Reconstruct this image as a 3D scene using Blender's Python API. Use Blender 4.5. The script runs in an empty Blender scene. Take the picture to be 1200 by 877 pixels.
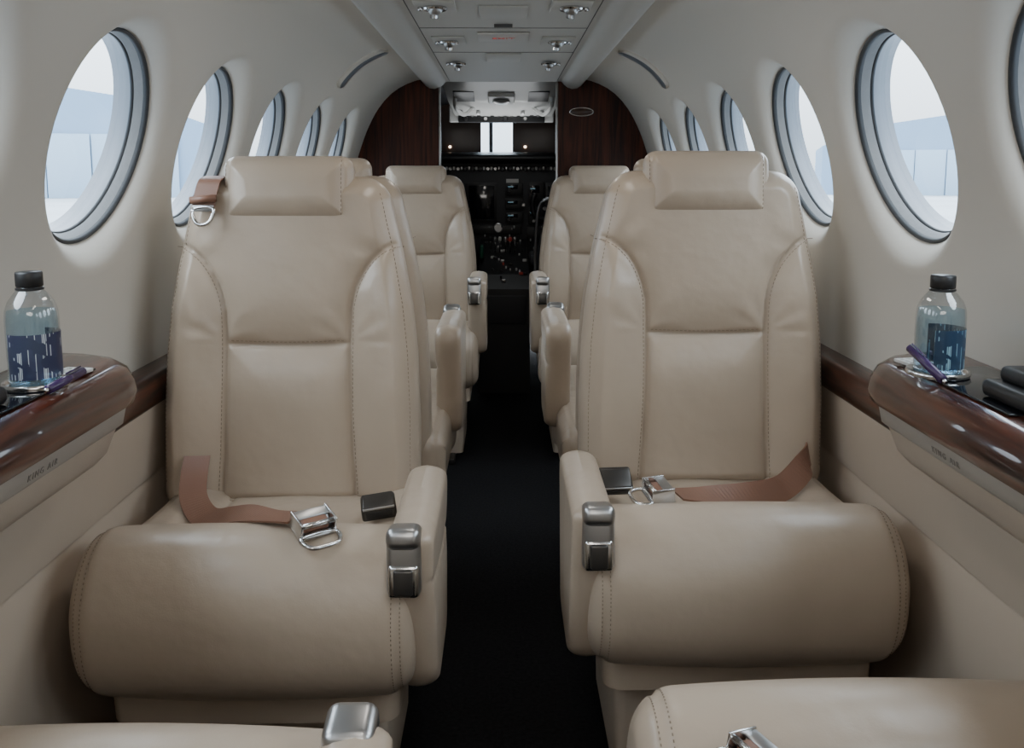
import bpy, bmesh, math, random
import numpy as np
from mathutils import Vector, Matrix
random.seed(4)
H = 1.08   # eye height; many heights below are given relative to it

# ------------------------------------------------------------------ materials
def new_mat(name):
    m = bpy.data.materials.new(name); m.use_nodes = True
    nt = m.node_tree; b = nt.nodes['Principled BSDF']
    return m, nt, b

def mat(name, col, rough=0.5, metal=0.0, coat=0.0, spec=0.5, bump=None, var=0.0, vscale=3.0, emit=None, estr=0, rvar=0.0):
    m, nt, b = new_mat(name)
    b.inputs['Base Color'].default_value = (*col, 1)
    b.inputs['Roughness'].default_value = rough
    b.inputs['Metallic'].default_value = metal
    b.inputs['Coat Weight'].default_value = coat
    b.inputs['Coat Roughness'].default_value = 0.08
    b.inputs['Specular IOR Level'].default_value = spec
    tc = nt.nodes.new('ShaderNodeTexCoord')
    if var > 0:
        n = nt.nodes.new('ShaderNodeTexNoise'); n.inputs['Scale'].default_value = vscale
        n.inputs['Detail'].default_value = 4
        nt.links.new(tc.outputs['Object'], n.inputs['Vector'])
        r = nt.nodes.new('ShaderNodeValToRGB')
        r.color_ramp.elements[0].position = 0.3; r.color_ramp.elements[1].position = 0.7
        r.color_ramp.elements[0].color = (*[c*(1-var) for c in col], 1)
        r.color_ramp.elements[1].color = (*[min(1, c*(1+var)) for c in col], 1)
        nt.links.new(n.outputs['Fac'], r.inputs['Fac'])
        nt.links.new(r.outputs['Color'], b.inputs['Base Color'])
        if rvar > 0:
            mr = nt.nodes.new('ShaderNodeMapRange')
            mr.inputs['To Min'].default_value = rough-rvar; mr.inputs['To Max'].default_value = rough+rvar
            nt.links.new(n.outputs['Fac'], mr.inputs['Value']); nt.links.new(mr.outputs['Result'], b.inputs['Roughness'])
    prev = None
    if bump:
        for sc, st, dist in bump:
            n = nt.nodes.new('ShaderNodeTexNoise'); n.inputs['Scale'].default_value = sc
            n.inputs['Detail'].default_value = 3
            nt.links.new(tc.outputs['Object'], n.inputs['Vector'])
            bp = nt.nodes.new('ShaderNodeBump'); bp.inputs['Strength'].default_value = st
            bp.inputs['Distance'].default_value = dist
            nt.links.new(n.outputs['Fac'], bp.inputs['Height'])
            if prev: nt.links.new(prev.outputs['Normal'], bp.inputs['Normal'])
            prev = bp
    if prev: nt.links.new(prev.outputs['Normal'], b.inputs['Normal'])
    if emit:
        b.inputs['Emission Color'].default_value = (*emit, 1)
        b.inputs['Emission Strength'].default_value = estr
    return m

M = {}
M['leather'] = mat('seat_leather', (0.405, 0.328, 0.253), 0.33, spec=0.5, var=0.04, vscale=6, rvar=0.06,
                   bump=[(8, 0.45, 0.014), (30, 0.14, 0.005), (420, 0.2, 0.0006)])
M['stitch'] = mat('stitch_thread', (0.22, 0.17, 0.125), 0.7)
M['wall'] = mat('cabin_wall_suede', (0.61, 0.58, 0.525), 0.75, spec=0.25, bump=[(300, 0.12, 0.0006)])
M['panel'] = mat('side_panel_leather', (0.44, 0.365, 0.29), 0.5, bump=[(6, 0.2, 0.01), (350, 0.15, 0.0006)])
M['ceil'] = mat('ceiling_panel_vinyl', (0.46, 0.44, 0.40), 0.5, spec=0.4, bump=[(300, 0.08, 0.0005)])
M['chrome'] = mat('polished_metal', (0.62, 0.62, 0.62), 0.18, 1.0)
M['satin'] = mat('satin_metal', (0.42, 0.42, 0.42), 0.33, 1.0)
M['darkmetal'] = mat('dark_buckle_metal', (0.07, 0.065, 0.06), 0.3, 0.7)
M['black'] = mat('black_plastic', (0.012, 0.012, 0.013), 0.4)
M['blackgloss'] = mat('screen_glass', (0.006, 0.007, 0.01), 0.08)
M['cockpit'] = mat('cockpit_grey', (0.03, 0.03, 0.033), 0.6)
M['white'] = mat('white_plastic', (0.66, 0.66, 0.64), 0.35)
M['carpet'] = mat('black_carpet', (0.012, 0.012, 0.013), 0.95, spec=0.1, var=0.4, vscale=120, bump=[(500, 0.8, 0.004)])
M['belt'] = mat('belt_webbing', (0.20, 0.10, 0.065), 0.45, bump=[(500, 0.3, 0.001)])
M['seal'] = mat('window_seal_rubber', (0.035, 0.038, 0.042), 0.5)
M['reveal'] = mat('window_shade_cassette', (0.27, 0.28, 0.29), 0.45, bump=[(90, 0.3, 0.002)])
M['outer'] = mat('window_outer_frame', (0.14, 0.16, 0.19), 0.4)
M['shade'] = mat('sunshade_brown', (0.07, 0.04, 0.028), 0.3)
M['purple'] = mat('purple_plastic', (0.05, 0.025, 0.09), 0.25)
M['red'] = mat('red_marking', (0.5, 0.04, 0.03), 0.5)
M['green'] = mat('green_knob', (0.03, 0.14, 0.09), 0.4)
M['cyanlit'] = mat('lit_display', (0.02, 0.05, 0.06), 0.3, emit=(0.4, 0.8, 1.0), estr=0.15)
M['amber'] = mat('amber_lamp', (0.3, 0.2, 0.1), 0.3, emit=(1.0, 0.8, 0.6), estr=5)
M['redlit'] = mat('red_annunciator', (0.22, 0.02, 0.02), 0.35, emit=(1.0, 0.15, 0.08), estr=0.03)
M['band'] = mat('taupe_band', (0.36, 0.33, 0.29), 0.4, metal=0.2)
M['letter'] = mat('lettering_grey', (0.18, 0.165, 0.15), 0.4)
M['gap'] = mat('dark_gap', (0.07, 0.065, 0.06), 0.8)
M['concrete'] = mat('apron_concrete', (0.30, 0.33, 0.36), 0.9, var=0.15, vscale=0.1)
M['door'] = mat('hangar_door_panel', (0.26, 0.36, 0.46), 0.8)
M['hangar'] = mat('hangar_siding', (0.17, 0.26, 0.37), 0.8)  # blue distance haze is painted into the hangar colours
M['trees'] = mat('distant_trees', (0.10, 0.17, 0.22), 0.9, var=0.2, vscale=0.3)  # foliage colour shifted to blue to paint in distance haze

def wood(name, axis):
    m, nt, b = new_mat(name)
    tc = nt.nodes.new('ShaderNodeTexCoord'); mp = nt.nodes.new('ShaderNodeMapping')
    sc = [26, 26, 26]; sc[axis] = 1.6
    mp.inputs['Scale'].default_value = sc
    n = nt.nodes.new('ShaderNodeTexNoise'); n.inputs['Scale'].default_value = 1.6
    n.inputs['Detail'].default_value = 8; n.inputs['Distortion'].default_value = 1.2
    r = nt.nodes.new('ShaderNodeValToRGB')
    e = r.color_ramp.elements
    e[0].position = 0.34; e[0].color = (0.012, 0.0035, 0.0025, 1)
    e[1].position = 0.72; e[1].color = (0.10, 0.026, 0.012, 1)
    nt.links.new(tc.outputs['Object'], mp.inputs['Vector'])
    nt.links.new(mp.outputs['Vector'], n.inputs['Vector'])
    nt.links.new(n.outputs['Fac'], r.inputs['Fac'])
    nt.links.new(r.outputs['Color'], b.inputs['Base Color'])
    b.inputs['Roughness'].default_value = 0.3 if axis == 1 else 0.45
    b.inputs['Specular IOR Level'].default_value = 0.2
    b.inputs['Coat Weight'].default_value = 0.9 if axis == 1 else 0.12; b.inputs['Coat Roughness'].default_value = 0.02
    return m
M['wood'] = wood('mahogany_veneer', 1)
M['woodv'] = wood('mahogany_bulkhead', 2)

def glass_mat(name, tint, gl=0.06, k=0.45):
    m = bpy.data.materials.new(name); m.use_nodes = True
    nt = m.node_tree; nt.nodes.clear()
    o = nt.nodes.new('ShaderNodeOutputMaterial'); mx = nt.nodes.new('ShaderNodeMixShader')
    t = nt.nodes.new('ShaderNodeBsdfTransparent'); g = nt.nodes.new('ShaderNodeBsdfGlossy')
    t.inputs['Color'].default_value = (*tint, 1); g.inputs['Roughness'].default_value = 0.05
    lw = nt.nodes.new('ShaderNodeLayerWeight'); lw.inputs['Blend'].default_value = 0.25
    mr = nt.nodes.new('ShaderNodeMath'); mr.operation = 'MULTIPLY_ADD'
    mr.inputs[1].default_value = k; mr.inputs[2].default_value = gl
    nt.links.new(lw.outputs['Facing'], mr.inputs[0])
    nt.links.new(mr.outputs[0], mx.inputs['Fac'])
    nt.links.new(t.outputs[0], mx.inputs[1]); nt.links.new(g.outputs[0], mx.inputs[2])
    nt.links.new(mx.outputs[0], o.inputs['Surface'])
    return m
M['glass'] = glass_mat('window_acrylic', (0.90, 0.95, 0.98), 0.02, 0.3)
M['bottle'] = glass_mat('bottle_plastic', (0.95, 0.98, 1.0), 0.08, 0.6)
M['water'] = glass_mat('bottle_water', (0.78, 0.92, 1.0), 0.04, 0.35)

def label_mat(name, base, ink, alpha=1.0):
    m, nt, b = new_mat(name)
    tc = nt.nodes.new('ShaderNodeTexCoord')
    v = nt.nodes.new('ShaderNodeTexBrick'); v.inputs['Scale'].default_value = 60
    v.inputs['Color1'].default_value = (*base, 1); v.inputs['Color2'].default_value = (*[c*1.3 for c in base], 1)
    v.inputs['Mortar'].default_value = (*ink, 1); v.inputs['Mortar Size'].default_value = 0.03
    n = nt.nodes.new('ShaderNodeTexNoise'); n.inputs['Scale'].default_value = 45
    mx = nt.nodes.new('ShaderNodeMix'); mx.data_type = 'RGBA'
    nt.links.new(tc.outputs['Object'], v.inputs['Vector']); nt.links.new(tc.outputs['Object'], n.inputs['Vector'])
    r = nt.nodes.new('ShaderNodeValToRGB'); r.color_ramp.interpolation = 'CONSTANT'
    r.color_ramp.elements[1].position = 0.52
    nt.links.new(n.outputs['Fac'], r.inputs['Fac']); nt.links.new(r.outputs['Color'], mx.inputs[0])
    mx.inputs[6].default_value = (*base, 1)
    nt.links.new(v.outputs['Color'], mx.inputs[7]); nt.links.new(mx.outputs[2], b.inputs['Base Color'])
    b.inputs['Roughness'].default_value = 0.35
    b.inputs['Alpha'].default_value = alpha
    return m
M['label_l'] = label_mat('bottle_label_dark', (0.03, 0.035, 0.09), (0.6, 0.65, 0.7), 0.85)
M['label_r'] = label_mat('bottle_label_navy', (0.02, 0.05, 0.10), (0.3, 0.5, 0.6), 0.85)

# ------------------------------------------------------------------ helpers
def link(o, parent=None):
    bpy.context.scene.collection.objects.link(o)
    if parent: o.parent = parent
    return o

def make_mesh(name, verts, faces, m, smooth=True, merge=0.0):
    me = bpy.data.meshes.new(name)
    me.from_pydata([tuple(map(float, v)) for v in verts], [], [tuple(int(i) for i in f) for f in faces])
    bm = bmesh.new(); bm.from_mesh(me)
    if merge > 0: bmesh.ops.remove_doubles(bm, verts=bm.verts, dist=merge)
    bmesh.ops.recalc_face_normals(bm, faces=bm.faces)
    bm.to_mesh(me); bm.free()
    if smooth:
        me.shade_smooth()
    me.materials.append(m)
    return me

def obj(name, me, parent=None, loc=(0, 0, 0), rot=(0, 0, 0), scale=(1, 1, 1)):
    o = bpy.data.objects.new(name, me); o.location = loc; o.rotation_euler = rot; o.scale = scale
    return link(o, parent)

def empty(name, loc=(0, 0, 0), rot=(0, 0, 0), parent=None):
    o = bpy.data.objects.new(name, None); o.location = loc; o.rotation_euler = rot
    o.empty_display_size = 0.05
    return link(o, parent)

def box_me(name, sx, sy, sz, m, bevel=0.004, seg=3):
    me = bpy.data.meshes.new(name); bm = bmesh.new()
    bmesh.ops.create_cube(bm, size=1)
    bmesh.ops.scale(bm, vec=(sx, sy, sz), verts=bm.verts)
    if bevel > 0:
        bmesh.ops.bevel(bm, geom=list(bm.edges), offset=min(bevel, 0.49*min(sx, sy, sz)), segments=seg, profile=0.5, affect='EDGES')
    bm.to_mesh(me); bm.free()
    me.materials.append(m); me.shade_smooth()
    try: me.set_sharp_from_angle(angle=math.radians(35))
    except Exception: pass
    return me

def box(name, c, s, m, parent=None, bevel=0.004, rot=(0, 0, 0)):
    return obj(name, box_me(name, *s, m, bevel), parent, c, rot)

def loft(name, secs, m, closed=True, caps=True, smooth=True):
    n = len(secs[0]); V = []; F = []
    for s in secs: V += [tuple(p) for p in s]
    for i in range(len(secs)-1):
        for j in range(n if closed else n-1):
            k = (j+1) % n
            F.append((i*n+j, i*n+k, (i+1)*n+k, (i+1)*n+j))
    if caps and closed:
        F.append(tuple(range(n))[::-1]); F.append(tuple((len(secs)-1)*n+j for j in range(n)))
    return make_mesh(name, V, F, m, smooth)

def lathe(name, prof, m, n=40, cap=True):
    secs = [[(r*math.cos(2*math.pi*j/n), r*math.sin(2*math.pi*j/n), z) for j in range(n)] for r, z in prof]
    me = loft(name, secs, m, True, cap)
    try: me.set_sharp_from_angle(angle=math.radians(50))
    except Exception: pass
    return me

def catmull(P, n=8):
    P = [np.array(p, float) for p in P]
    P = [2*P[0]-P[1]] + P + [2*P[-1]-P[-2]]
    out = []
    for i in range(1, len(P)-2):
        for k in range(n):
            t = k/n
            a, b, c, d = P[i-1:i+3]
            out.append(0.5*((2*b)+(-a+c)*t+(2*a-5*b+4*c-d)*t*t+(-a+3*b-3*c+d)*t**3))
    out.append(P[-2]); return out

def catmull_closed(P, n=6):
    P = [np.array(p, float) for p in P]; L = len(P); out = []
    for i in range(L):
        a, b, c, d = P[i-1], P[i], P[(i+1) % L], P[(i+2) % L]
        for k in range(n):
            t = k/n
            out.append(0.5*((2*b)+(-a+c)*t+(2*a-5*b+4*c-d)*t*t+(-a+3*b-3*c+d)*t**3))
    return out

def tube(name, pts, r, m, n=10):
    pts = [Vector(p) for p in pts]; secs = []
    up = Vector((0.13, 0.21, 1)).normalized()
    for i, p in enumerate(pts):
        t = (pts[min(i+1, len(pts)-1)]-pts[max(i-1, 0)]).normalized()
        a = t.cross(up).normalized(); b = t.cross(a)
        secs.append([p+a*r*math.cos(2*math.pi*j/n)+b*r*math.sin(2*math.pi*j/n) for j in range(n)])
    return loft(name, secs, m)

def ribbon(name, pts, sides, w, th, m, n=10):
    P = catmull(pts, n); S = catmull(sides, n); secs = []
    for i, p in enumerate(P):
        t = Vector(P[min(i+1, len(P)-1)]-P[max(i-1, 0)]).normalized()
        s = Vector(S[i]); s = (s-t*s.dot(t)).normalized(); nn = t.cross(s)
        p = Vector(p)
        secs.append([p-s*w/2-nn*th/2, p+s*w/2-nn*th/2, p+s*w/2+nn*th/2, p-s*w/2+nn*th/2])
    return loft(name, secs, m, smooth=False)

def dist_poly(X, Z, poly):
    poly = np.asarray(poly, float)
    d = np.full(X.shape, 1e9)
    for i in range(len(poly)-1):
        a = poly[i]; b = poly[i+1]; ab = b-a; L = ab.dot(ab)+1e-12
        t = np.clip(((X-a[0])*ab[0]+(Z-a[1])*ab[1])/L, 0, 1)
        d = np.minimum(d, np.hypot(X-(a[0]+t*ab[0]), Z-(a[1]+t*ab[1])))
    return d

def sstep(a, b, x):
    t = np.clip((x-a)/(b-a), 0, 1); return t*t*(3-2*t)

def pillow(name, left, right, z0, z1, nz, nu, tf, tb, R, Rb, seams, m, A=0.012, B=0.03, G=0.005, gw=0.004, extra=None):
    tt = np.linspace(-1, 1, nz); zs = (z0+z1)/2+(z1-z0)/2*(0.75*tt+0.25*np.sin(tt*math.pi/2))
    uu = np.linspace(-1, 1, nu); us = 0.7*uu+0.3*np.sin(uu*math.pi/2)
    l = np.array([left(z) for z in zs]); r = np.array([right(z) for z in zs])
    X = (l+r)[:, None]/2+(r-l)[:, None]/2*us[None, :]
    Z = np.repeat(zs[:, None], nu, 1)
    out = [(l[i], zs[i]) for i in range(nz)]+[(r[i], zs[i]) for i in range(nz-1, -1, -1)]+[(l[0], zs[0])]
    def height(X, Z):
        de = dist_poly(X, Z, out)
        q = np.clip(de/R, 0, 1)
        h = tf*np.sqrt(np.maximum(0, 1-(1-q)**2))
        if seams:
            ds = np.full(X.shape, 1e9)
            for s in seams: ds = np.minimum(ds, dist_poly(X, Z, s))
            h = h+A*(1-np.exp(-ds/B))*q-G*np.exp(-(ds/gw)**2)*np.clip(de/0.012, 0, 1)
        if extra is not None: h = h+extra(X, Z)*q
        return h, de
    h, de = height(X, Z)
    qb = np.clip(de/Rb, 0, 1); hb = tb*np.sqrt(np.maximum(0, 1-(1-qb)**2))
    N = nz*nu; V = []
    for i in range(nz):
        for j in range(nu): V.append((X[i, j], -h[i, j], Z[i, j]))
    for i in range(nz):
        for j in range(nu): V.append((X[i, j], hb[i, j], Z[i, j]))
    F = []
    for i in range(nz-1):
        for j in range(nu-1):
            a = i*nu+j; F.append((a, a+1, a+nu+1, a+nu)); F.append((N+a, N+a+nu, N+a+nu+1, N+a+1))
    me = make_mesh(name, V, F, m, True, merge=1e-6)
    return me, height

def stitches_me(name, polys, height, m, off=0.007, ln=0.005, gap=0.0035):
    V = []; F = []
    for poly in polys:
        poly = [np.array(p, float) for p in poly]
        seg = [np.linalg.norm(poly[i+1]-poly[i]) for i in range(len(poly)-1)]
        cum = np.concatenate([[0], np.cumsum(seg)]); L = cum[-1]
        s = 0.01
        P = np.array(poly)
        while s < L-0.01:
            p = np.array([np.interp(s, cum, P[:, 0]), np.interp(s, cum, P[:, 1])])
            q = np.array([np.interp(s+ln, cum, P[:, 0]), np.interp(s+ln, cum, P[:, 1])])
            t = (q-p)/max(1e-9, np.linalg.norm(q-p)); nrm = np.array([-t[1], t[0]])
            a = p+nrm*off; b = q+nrm*off
            hh, _ = height(np.array([[a[0], b[0]]]), np.array([[a[1], b[1]]]))
            i0 = len(V)
            for pt, h in ((a, hh[0, 0]), (b, hh[0, 1])):
                for w, dz in ((-0.0006, 0.0), (0.0006, 0.0), (0.0006, 0.0007), (-0.0006, 0.0007)):
                    e = pt+nrm*w; V.append((e[0], -(h+dz), e[1]))
            for k in range(4):
                F.append((i0+k, i0+(k+1) % 4, i0+4+(k+1) % 4, i0+4+k))
            F.append((i0, i0+1, i0+2, i0+3)); F.append((i0+4, i0+5, i0+6, i0+7))
            s += ln+gap
    return make_mesh(name, V, F, m, False)

# ------------------------------------------------------------------ SEAT parts (shared meshes)
LB = 0.655
def hw(z):
    zb = z-0.04
    w = float(np.interp(zb, [-0.04, 0.0, 0.15, 0.27, 0.36, 0.45, 0.53, 0.62], [0.245, 0.251, 0.251, 0.246, 0.237, 0.221, 0.204, 0.185]))
    r = 0.05
    if z > LB-r: w -= r*(1-math.sqrt(max(0, 1-((z-LB+r)/r)**2)))
    r = 0.03
    if z < r: w -= r*(1-math.sqrt(max(0, 1-((r-z)/r)**2)))
    return w
def bolster(sign):
    pts = []
    for z in np.linspace(0.0, 0.53, 50):
        zb = z-0.04
        if zb < 0.33: x = 0.128-0.008*zb/0.33-0.004*math.sin(zb/0.33*math.pi)
        else:
            t = min(1, (zb-0.33)/0.155); x = 0.120+0.115*(1-math.sqrt(max(0, 1-t*t)))
        if x < hw(z)-0.004 and zb <= 0.483: pts.append((sign*x, z))
    pts.append((sign*0.230, 0.524))
    return pts
bl, br = bolster(-1), bolster(1)
hs = [(x, 0.328-0.004*math.cos(x/0.120*math.pi/2)) for x in np.linspace(-0.120, 0.120, 24)]
def back_extra(X, Z):
    ax = np.abs(X)
    h = 0.016*sstep(0.11, 0.2, ax)*(1-sstep(0.38, 0.56, Z))-0.010*np.exp(-((Z-0.328)/0.05)**2)*(1-sstep(0.09, 0.14, ax))*0.7+0.006*np.exp(-((Z-0.2)/0.1)**2)
    # faint tension folds radiating from the seam corners
    for sx in (-1, 1):
        dx_ = (X-sx*0.122); dz_ = (Z-0.335)
        ang = np.arctan2(dz_, -sx*dx_); rad = np.hypot(dx_, dz_)
        h = h+0.0011*np.sin(ang*9+sx)*np.exp(-((rad-0.05)/0.03)**2)*(Z > 0.33)
        dz2 = (Z-0.49); ang = np.arctan2(dz2, -sx*(X-sx*0.2)); rad = np.hypot(X-sx*0.2, dz2)
        h = h+0.0010*np.sin(ang*7+2*sx)*np.exp(-((rad-0.06)/0.03)**2)
    return h
back_me, back_h = pillow('seat_back_upholstery', lambda z: -hw(z), hw, 0, LB, 150, 120, 0.052, 0.055, 0.040, 0.04,
                         [bl, br, hs], M['leather'], A=0.017, B=0.03, G=0.006, gw=0.0035, extra=back_extra)
edge_l = [(-hw(z)+0.022, z) for z in np.linspace(0.05, LB-0.03, 50)]
edge_r = [(hw(z)-0.022, z) for z in np.linspace(0.05, LB-0.03, 50)]
st_me = stitches_me('seat_back_stitching', [bl, br[::-1], hs, edge_l, [(x, z) for x, z in edge_r][::-1]], back_h, M['stitch'], off=0.006)

HH = 0.137
def hrw(z):
    w = 0.1295-0.005*(z/HH)
    r = 0.026
    if z > HH-r: w -= r*(1-math.sqrt(max(0, 1-((z-HH+r)/r)**2)))
    if z < r: w -= r*(1-math.sqrt(max(0, 1-((r-z)/r)**2)))
    return w
hr_s = [[(s*0.111, z) for z in np.linspace(0.0, HH, 12)] for s in (-1, 1)]
head_me, head_h = pillow('headrest_upholstery', lambda z: -hrw(z), hrw, 0, HH, 60, 90, 0.050, 0.055, 0.055, 0.05, hr_s,
                         M['leather'], A=0.006, B=0.02, G=0.0035, gw=0.003)
hst_me = stitches_me('headrest_stitching', hr_s, head_h, M['stitch'], off=0.005)

HWX = 0.256
def cushion_me(depth_add=0.0):
    prof = [(0.0, 0.41), (0.006, 0.455), (0.03, 0.50), (0.07, 0.530), (0.11, 0.536), (0.155, 0.522), (0.20, 0.492), (0.24, 0.472),
            (0.35, 0.464), (0.48, 0.46), (0.54, 0.445), (0.55, 0.40), (0.54, 0.35), (0.46, 0.335), (0.28, 0.33), (0.17, 0.318),
            (0.12, 0.296), (0.075, 0.291), (0.035, 0.312), (0.008, 0.355)]
    prof = [(y+(depth_add if y > 0.22 else 0), z) for y, z in prof]
    P = np.array(catmull_closed(prof, 5)); n = len(P)
    T = np.roll(P, -1, 0)-np.roll(P, 1, 0); T /= np.linalg.norm(T, axis=1)[:, None]
    c = P.mean(0); Nn = np.stack([T[:, 1], -T[:, 0]], 1)
    if ((P-c)*Nn).sum() < 0: Nn = -Nn
    R = 0.048; xs = []
    for a in np.linspace(-math.pi/2, 0, 14): xs.append((-HWX+R+R*math.sin(a), R*(1-math.cos(a))))
    for x in np.linspace(-HWX+R, HWX-R, 90)[1:-1]: xs.append((x, 0))
    for a in np.linspace(0, math.pi/2, 14): xs.append((HWX-R+R*math.sin(a), R*(1-math.cos(a))))
    secs = []
    for x, e in xs:
        ax = abs(x)
        Q = P-Nn*e
        Q = Q-Nn*0.0035*math.exp(-((ax-(HWX-0.026))/0.0035)**2)
        Q = Q+Nn*0.010*(1-(x/HWX)**2)*np.exp(-((P[:, 0]-0.05)/0.12)**2)[:, None]
        top = (sstep(0.16, 0.24, P[:, 0])*sstep(0.42, 0.44, P[:, 1]))
        dz = 0.022*sstep(0.13, 0.19, ax)-0.007*math.exp(-((ax-0.135)/0.006)**2)+0.006*math.exp(-(x/0.09)**2)
        Q[:, 1] += top*dz
        secs.append([(x, q[0], q[1]) for q in Q])
    return loft('seat_cushion_upholstery', secs, M['leather'])
def cushion_stitch():
    V = []; F = []
    pf = [(0.0, 0.41), (0.006, 0.455), (0.03, 0.50), (0.07, 0.530), (0.11, 0.536), (0.155, 0.522), (0.20, 0.492)]
    pf2 = [(0.075, 0.291), (0.035, 0.312), (0.008, 0.355)]+pf
    P = catmull(pf2, 14)
    for sg in (-1, 1):
        for i in range(2, len(P)-2, 2):
            a = P[i]; b = P[i]+(P[i+1]-P[i])*0.9; t = (b-a)/np.linalg.norm(b-a); nn = np.array([-t[1], t[0]])
            if nn.dot(a-np.array([0.09, 0.41])) < 0: nn = -nn
            for dx in (-0.006, 0.006):
                x = sg*(HWX-0.026)+dx; k = 0.0005+0.010*(1-(x/HWX)**2)*math.exp(-((a[0]-0.05)/0.12)**2)-(0.0035*math.exp(-((0.006)/0.0035)**2))
                if abs(x) > HWX-0.048: k -= 0.048*(1-math.sqrt(max(0, 1-((abs(x)-HWX+0.048)/0.048)**2)))
                i0 = len(V)
                for pt in (a, b):
                    q = pt+nn*k; q2 = pt+nn*(k-0.003)
                    V.extend([(x-0.0007, q[0], q[1]), (x+0.0007, q[0], q[1]), (x+0.0007, q2[0], q2[1]), (x-0.0007, q2[0], q2[1])])
                for j in range(4): F.append((i0+j, i0+(j+1) % 4, i0+4+(j+1) % 4, i0+4+j))
    return make_mesh('cushion_stitching', V, F, M['stitch'], False)
cush_me = cushion_me(); cush_deep_me = cushion_me(0.14); cst_me = cushion_stitch()
def cush_top(x, y, prof=((0, .41), (.03, .50), (.07, .532), (.11, .538), (.155, .526), (.2, .496), (.24, .474), (.35, .466), (.5, .46))):
    z = float(np.interp(y, [p[0] for p in prof], [p[1] for p in prof]))
    z += 0.010*(1-(x/0.256)**2)*math.exp(-((y-0.05)/0.12)**2)
    t = float(sstep(0.16, 0.24, y))
    return z+t*(0.022*float(sstep(0.13, 0.19, abs(x)))+0.006*math.exp(-(x/0.09)**2))

AH = 0.295
def arm_l(z):
    f = 0.070*(1-z/AH)**1.4
    r = 0.022
    if z > AH-r: f += r*(1-math.sqrt(max(0, 1-((z-AH+r)/r)**2)))
    r = 0.05
    if z < r: f += r*(1-math.sqrt(max(0, 1-((r-z)/r)**2)))
    return f
def arm_r(z):
    f = 0.35-0.06*(1-z/AH)
    r = 0.05
    if z > AH-r: f -= r*(1-math.sqrt(max(0, 1-((z-AH+r)/r)**2)))
    r = 0.04
    if z < r: f -= r*(1-math.sqrt(max(0, 1-((r-z)/r)**2)))
    return f
arm_seams = [[(y, 0.215-0.03*math.sin(y*6)) for y in np.linspace(0.0, 0.38, 20)]]
arm_me, arm_h = pillow('armrest_upholstery', arm_l, arm_r, 0, AH, 60, 70, 0.032, 0.032, 0.018, 0.018, arm_seams, M['leather'], A=0.003, G=0.004, gw=0.003)

def rr_loft(name, sx, y0, y1, z0, z1, m, r=0.02, taper=0.0):
    secs = []
    for z, k in ((z0, 1-taper), (z1-0.01, 1), (z1, 0.97)):
        s = []
        for cx, cy, a0 in ((sx*k-r, y1-r, 0), (-sx*k+r, y1-r, 90), (-sx*k+r, y0+r, 180), (sx*k-r, y0+r, 270)):
            for a in range(0, 91, 15):
                t = math.radians(a0+a); s.append((cx+r*math.cos(t), cy+r*math.sin(t), z))
        secs.append(s)
    me = loft(name, secs, m)
    try: me.set_sharp_from_angle(angle=math.radians(40))
    except Exception: pass
    return me
fascia_me = rr_loft('seat_fascia', 0.228, 0.075, 0.50, 0.235, 0.34, M['leather'], 0.03, 0.02)
base_me = rr_loft('seat_pedestal', 0.20, 0.13, 0.49, 0.02, 0.25, M['panel'], 0.02, 0.03)
rail_me = box_me('floor_rail', 0.03, 0.5, 0.02, M['darkmetal'], 0.003)
shell_me = rr_loft('back_hinge_cover', 0.20, 0.44, 0.56, 0.30, 0.46, M['leather'], 0.03)

latch_body = box_me('armrest_latch_body', 0.050, 0.03, 0.094, M['satin'], 0.010, 4)
latch_frame = box_me('armrest_latch_frame', 0.044, 0.012, 0.048, M['chrome'], 0.006, 3)
latch_inset = box_me('armrest_latch_paddle', 0.028, 0.008, 0.038, M['darkmetal'], 0.005, 3)
latch_top = box_me('armrest_latch_cap', 0.050, 0.052, 0.032, M['satin'], 0.012, 4)

def seat(loc, facing_aft=True, aisle=1, recline=6.0, arm_up=0.0, deep=False, latch=True, arm=True, arm_back=0.0, back_dx=0.028, back_dz=0.0):
    rz = 0 if facing_aft else math.pi
    s = empty('airplane_seat', loc, (0, 0, rz))
    side = aisle if facing_aft else -aisle
    da = 0.14 if deep else 0
    bx = -side*back_dx
    obj('seat_cushion', cush_deep_me if deep else cush_me, s)
    obj('cushion_stitching', cst_me, s)
    piv = empty('recline_pivot', (bx, 0.502+da, 0.425+back_dz), (-math.radians(recline), 0, 0), s)
    obj('seat_back', back_me, piv)
    obj('back_stitching', st_me, piv)
    obj('headrest', head_me, piv, (0, -0.030, LB-0.100))
    obj('headrest_stitching', hst_me, piv, (0, -0.030, LB-0.100))
    obj('fascia', fascia_me, s, (0, da/2, 0)); obj('pedestal', base_me, s, (0, da/2, 0))
    obj('hinge_cover', shell_me, s, (bx, da, 0))
    for x in (-0.15, 0.15): obj('floor_rail', rail_me, s, (x, 0.30+da/2, 0.011))
    if not arm: return s
    ax = side*0.252
    a = empty('armrest_assembly', (ax, arm_back, 0.276+arm_up), (0, 0, 0), s)
    obj('armrest', arm_me, a, (0, 0.004, 0), (0, 0, math.pi/2))
    if latch:
        lx = -side*0.008
        obj('latch_body', latch_body, a, (lx, 0.012, 0.248), (math.radians(-6), 0, 0))
        obj('latch_frame', latch_frame, a, (lx, -0.002, 0.227), (math.radians(-6), 0, 0))
        obj('latch_paddle', latch_inset, a, (lx, -0.008, 0.227), (math.radians(-6), 0, 0))
        obj('latch_cap', latch_top, a, (lx, 0.018, 0.286), (math.radians(-10), 0, 0))
    return s

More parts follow.
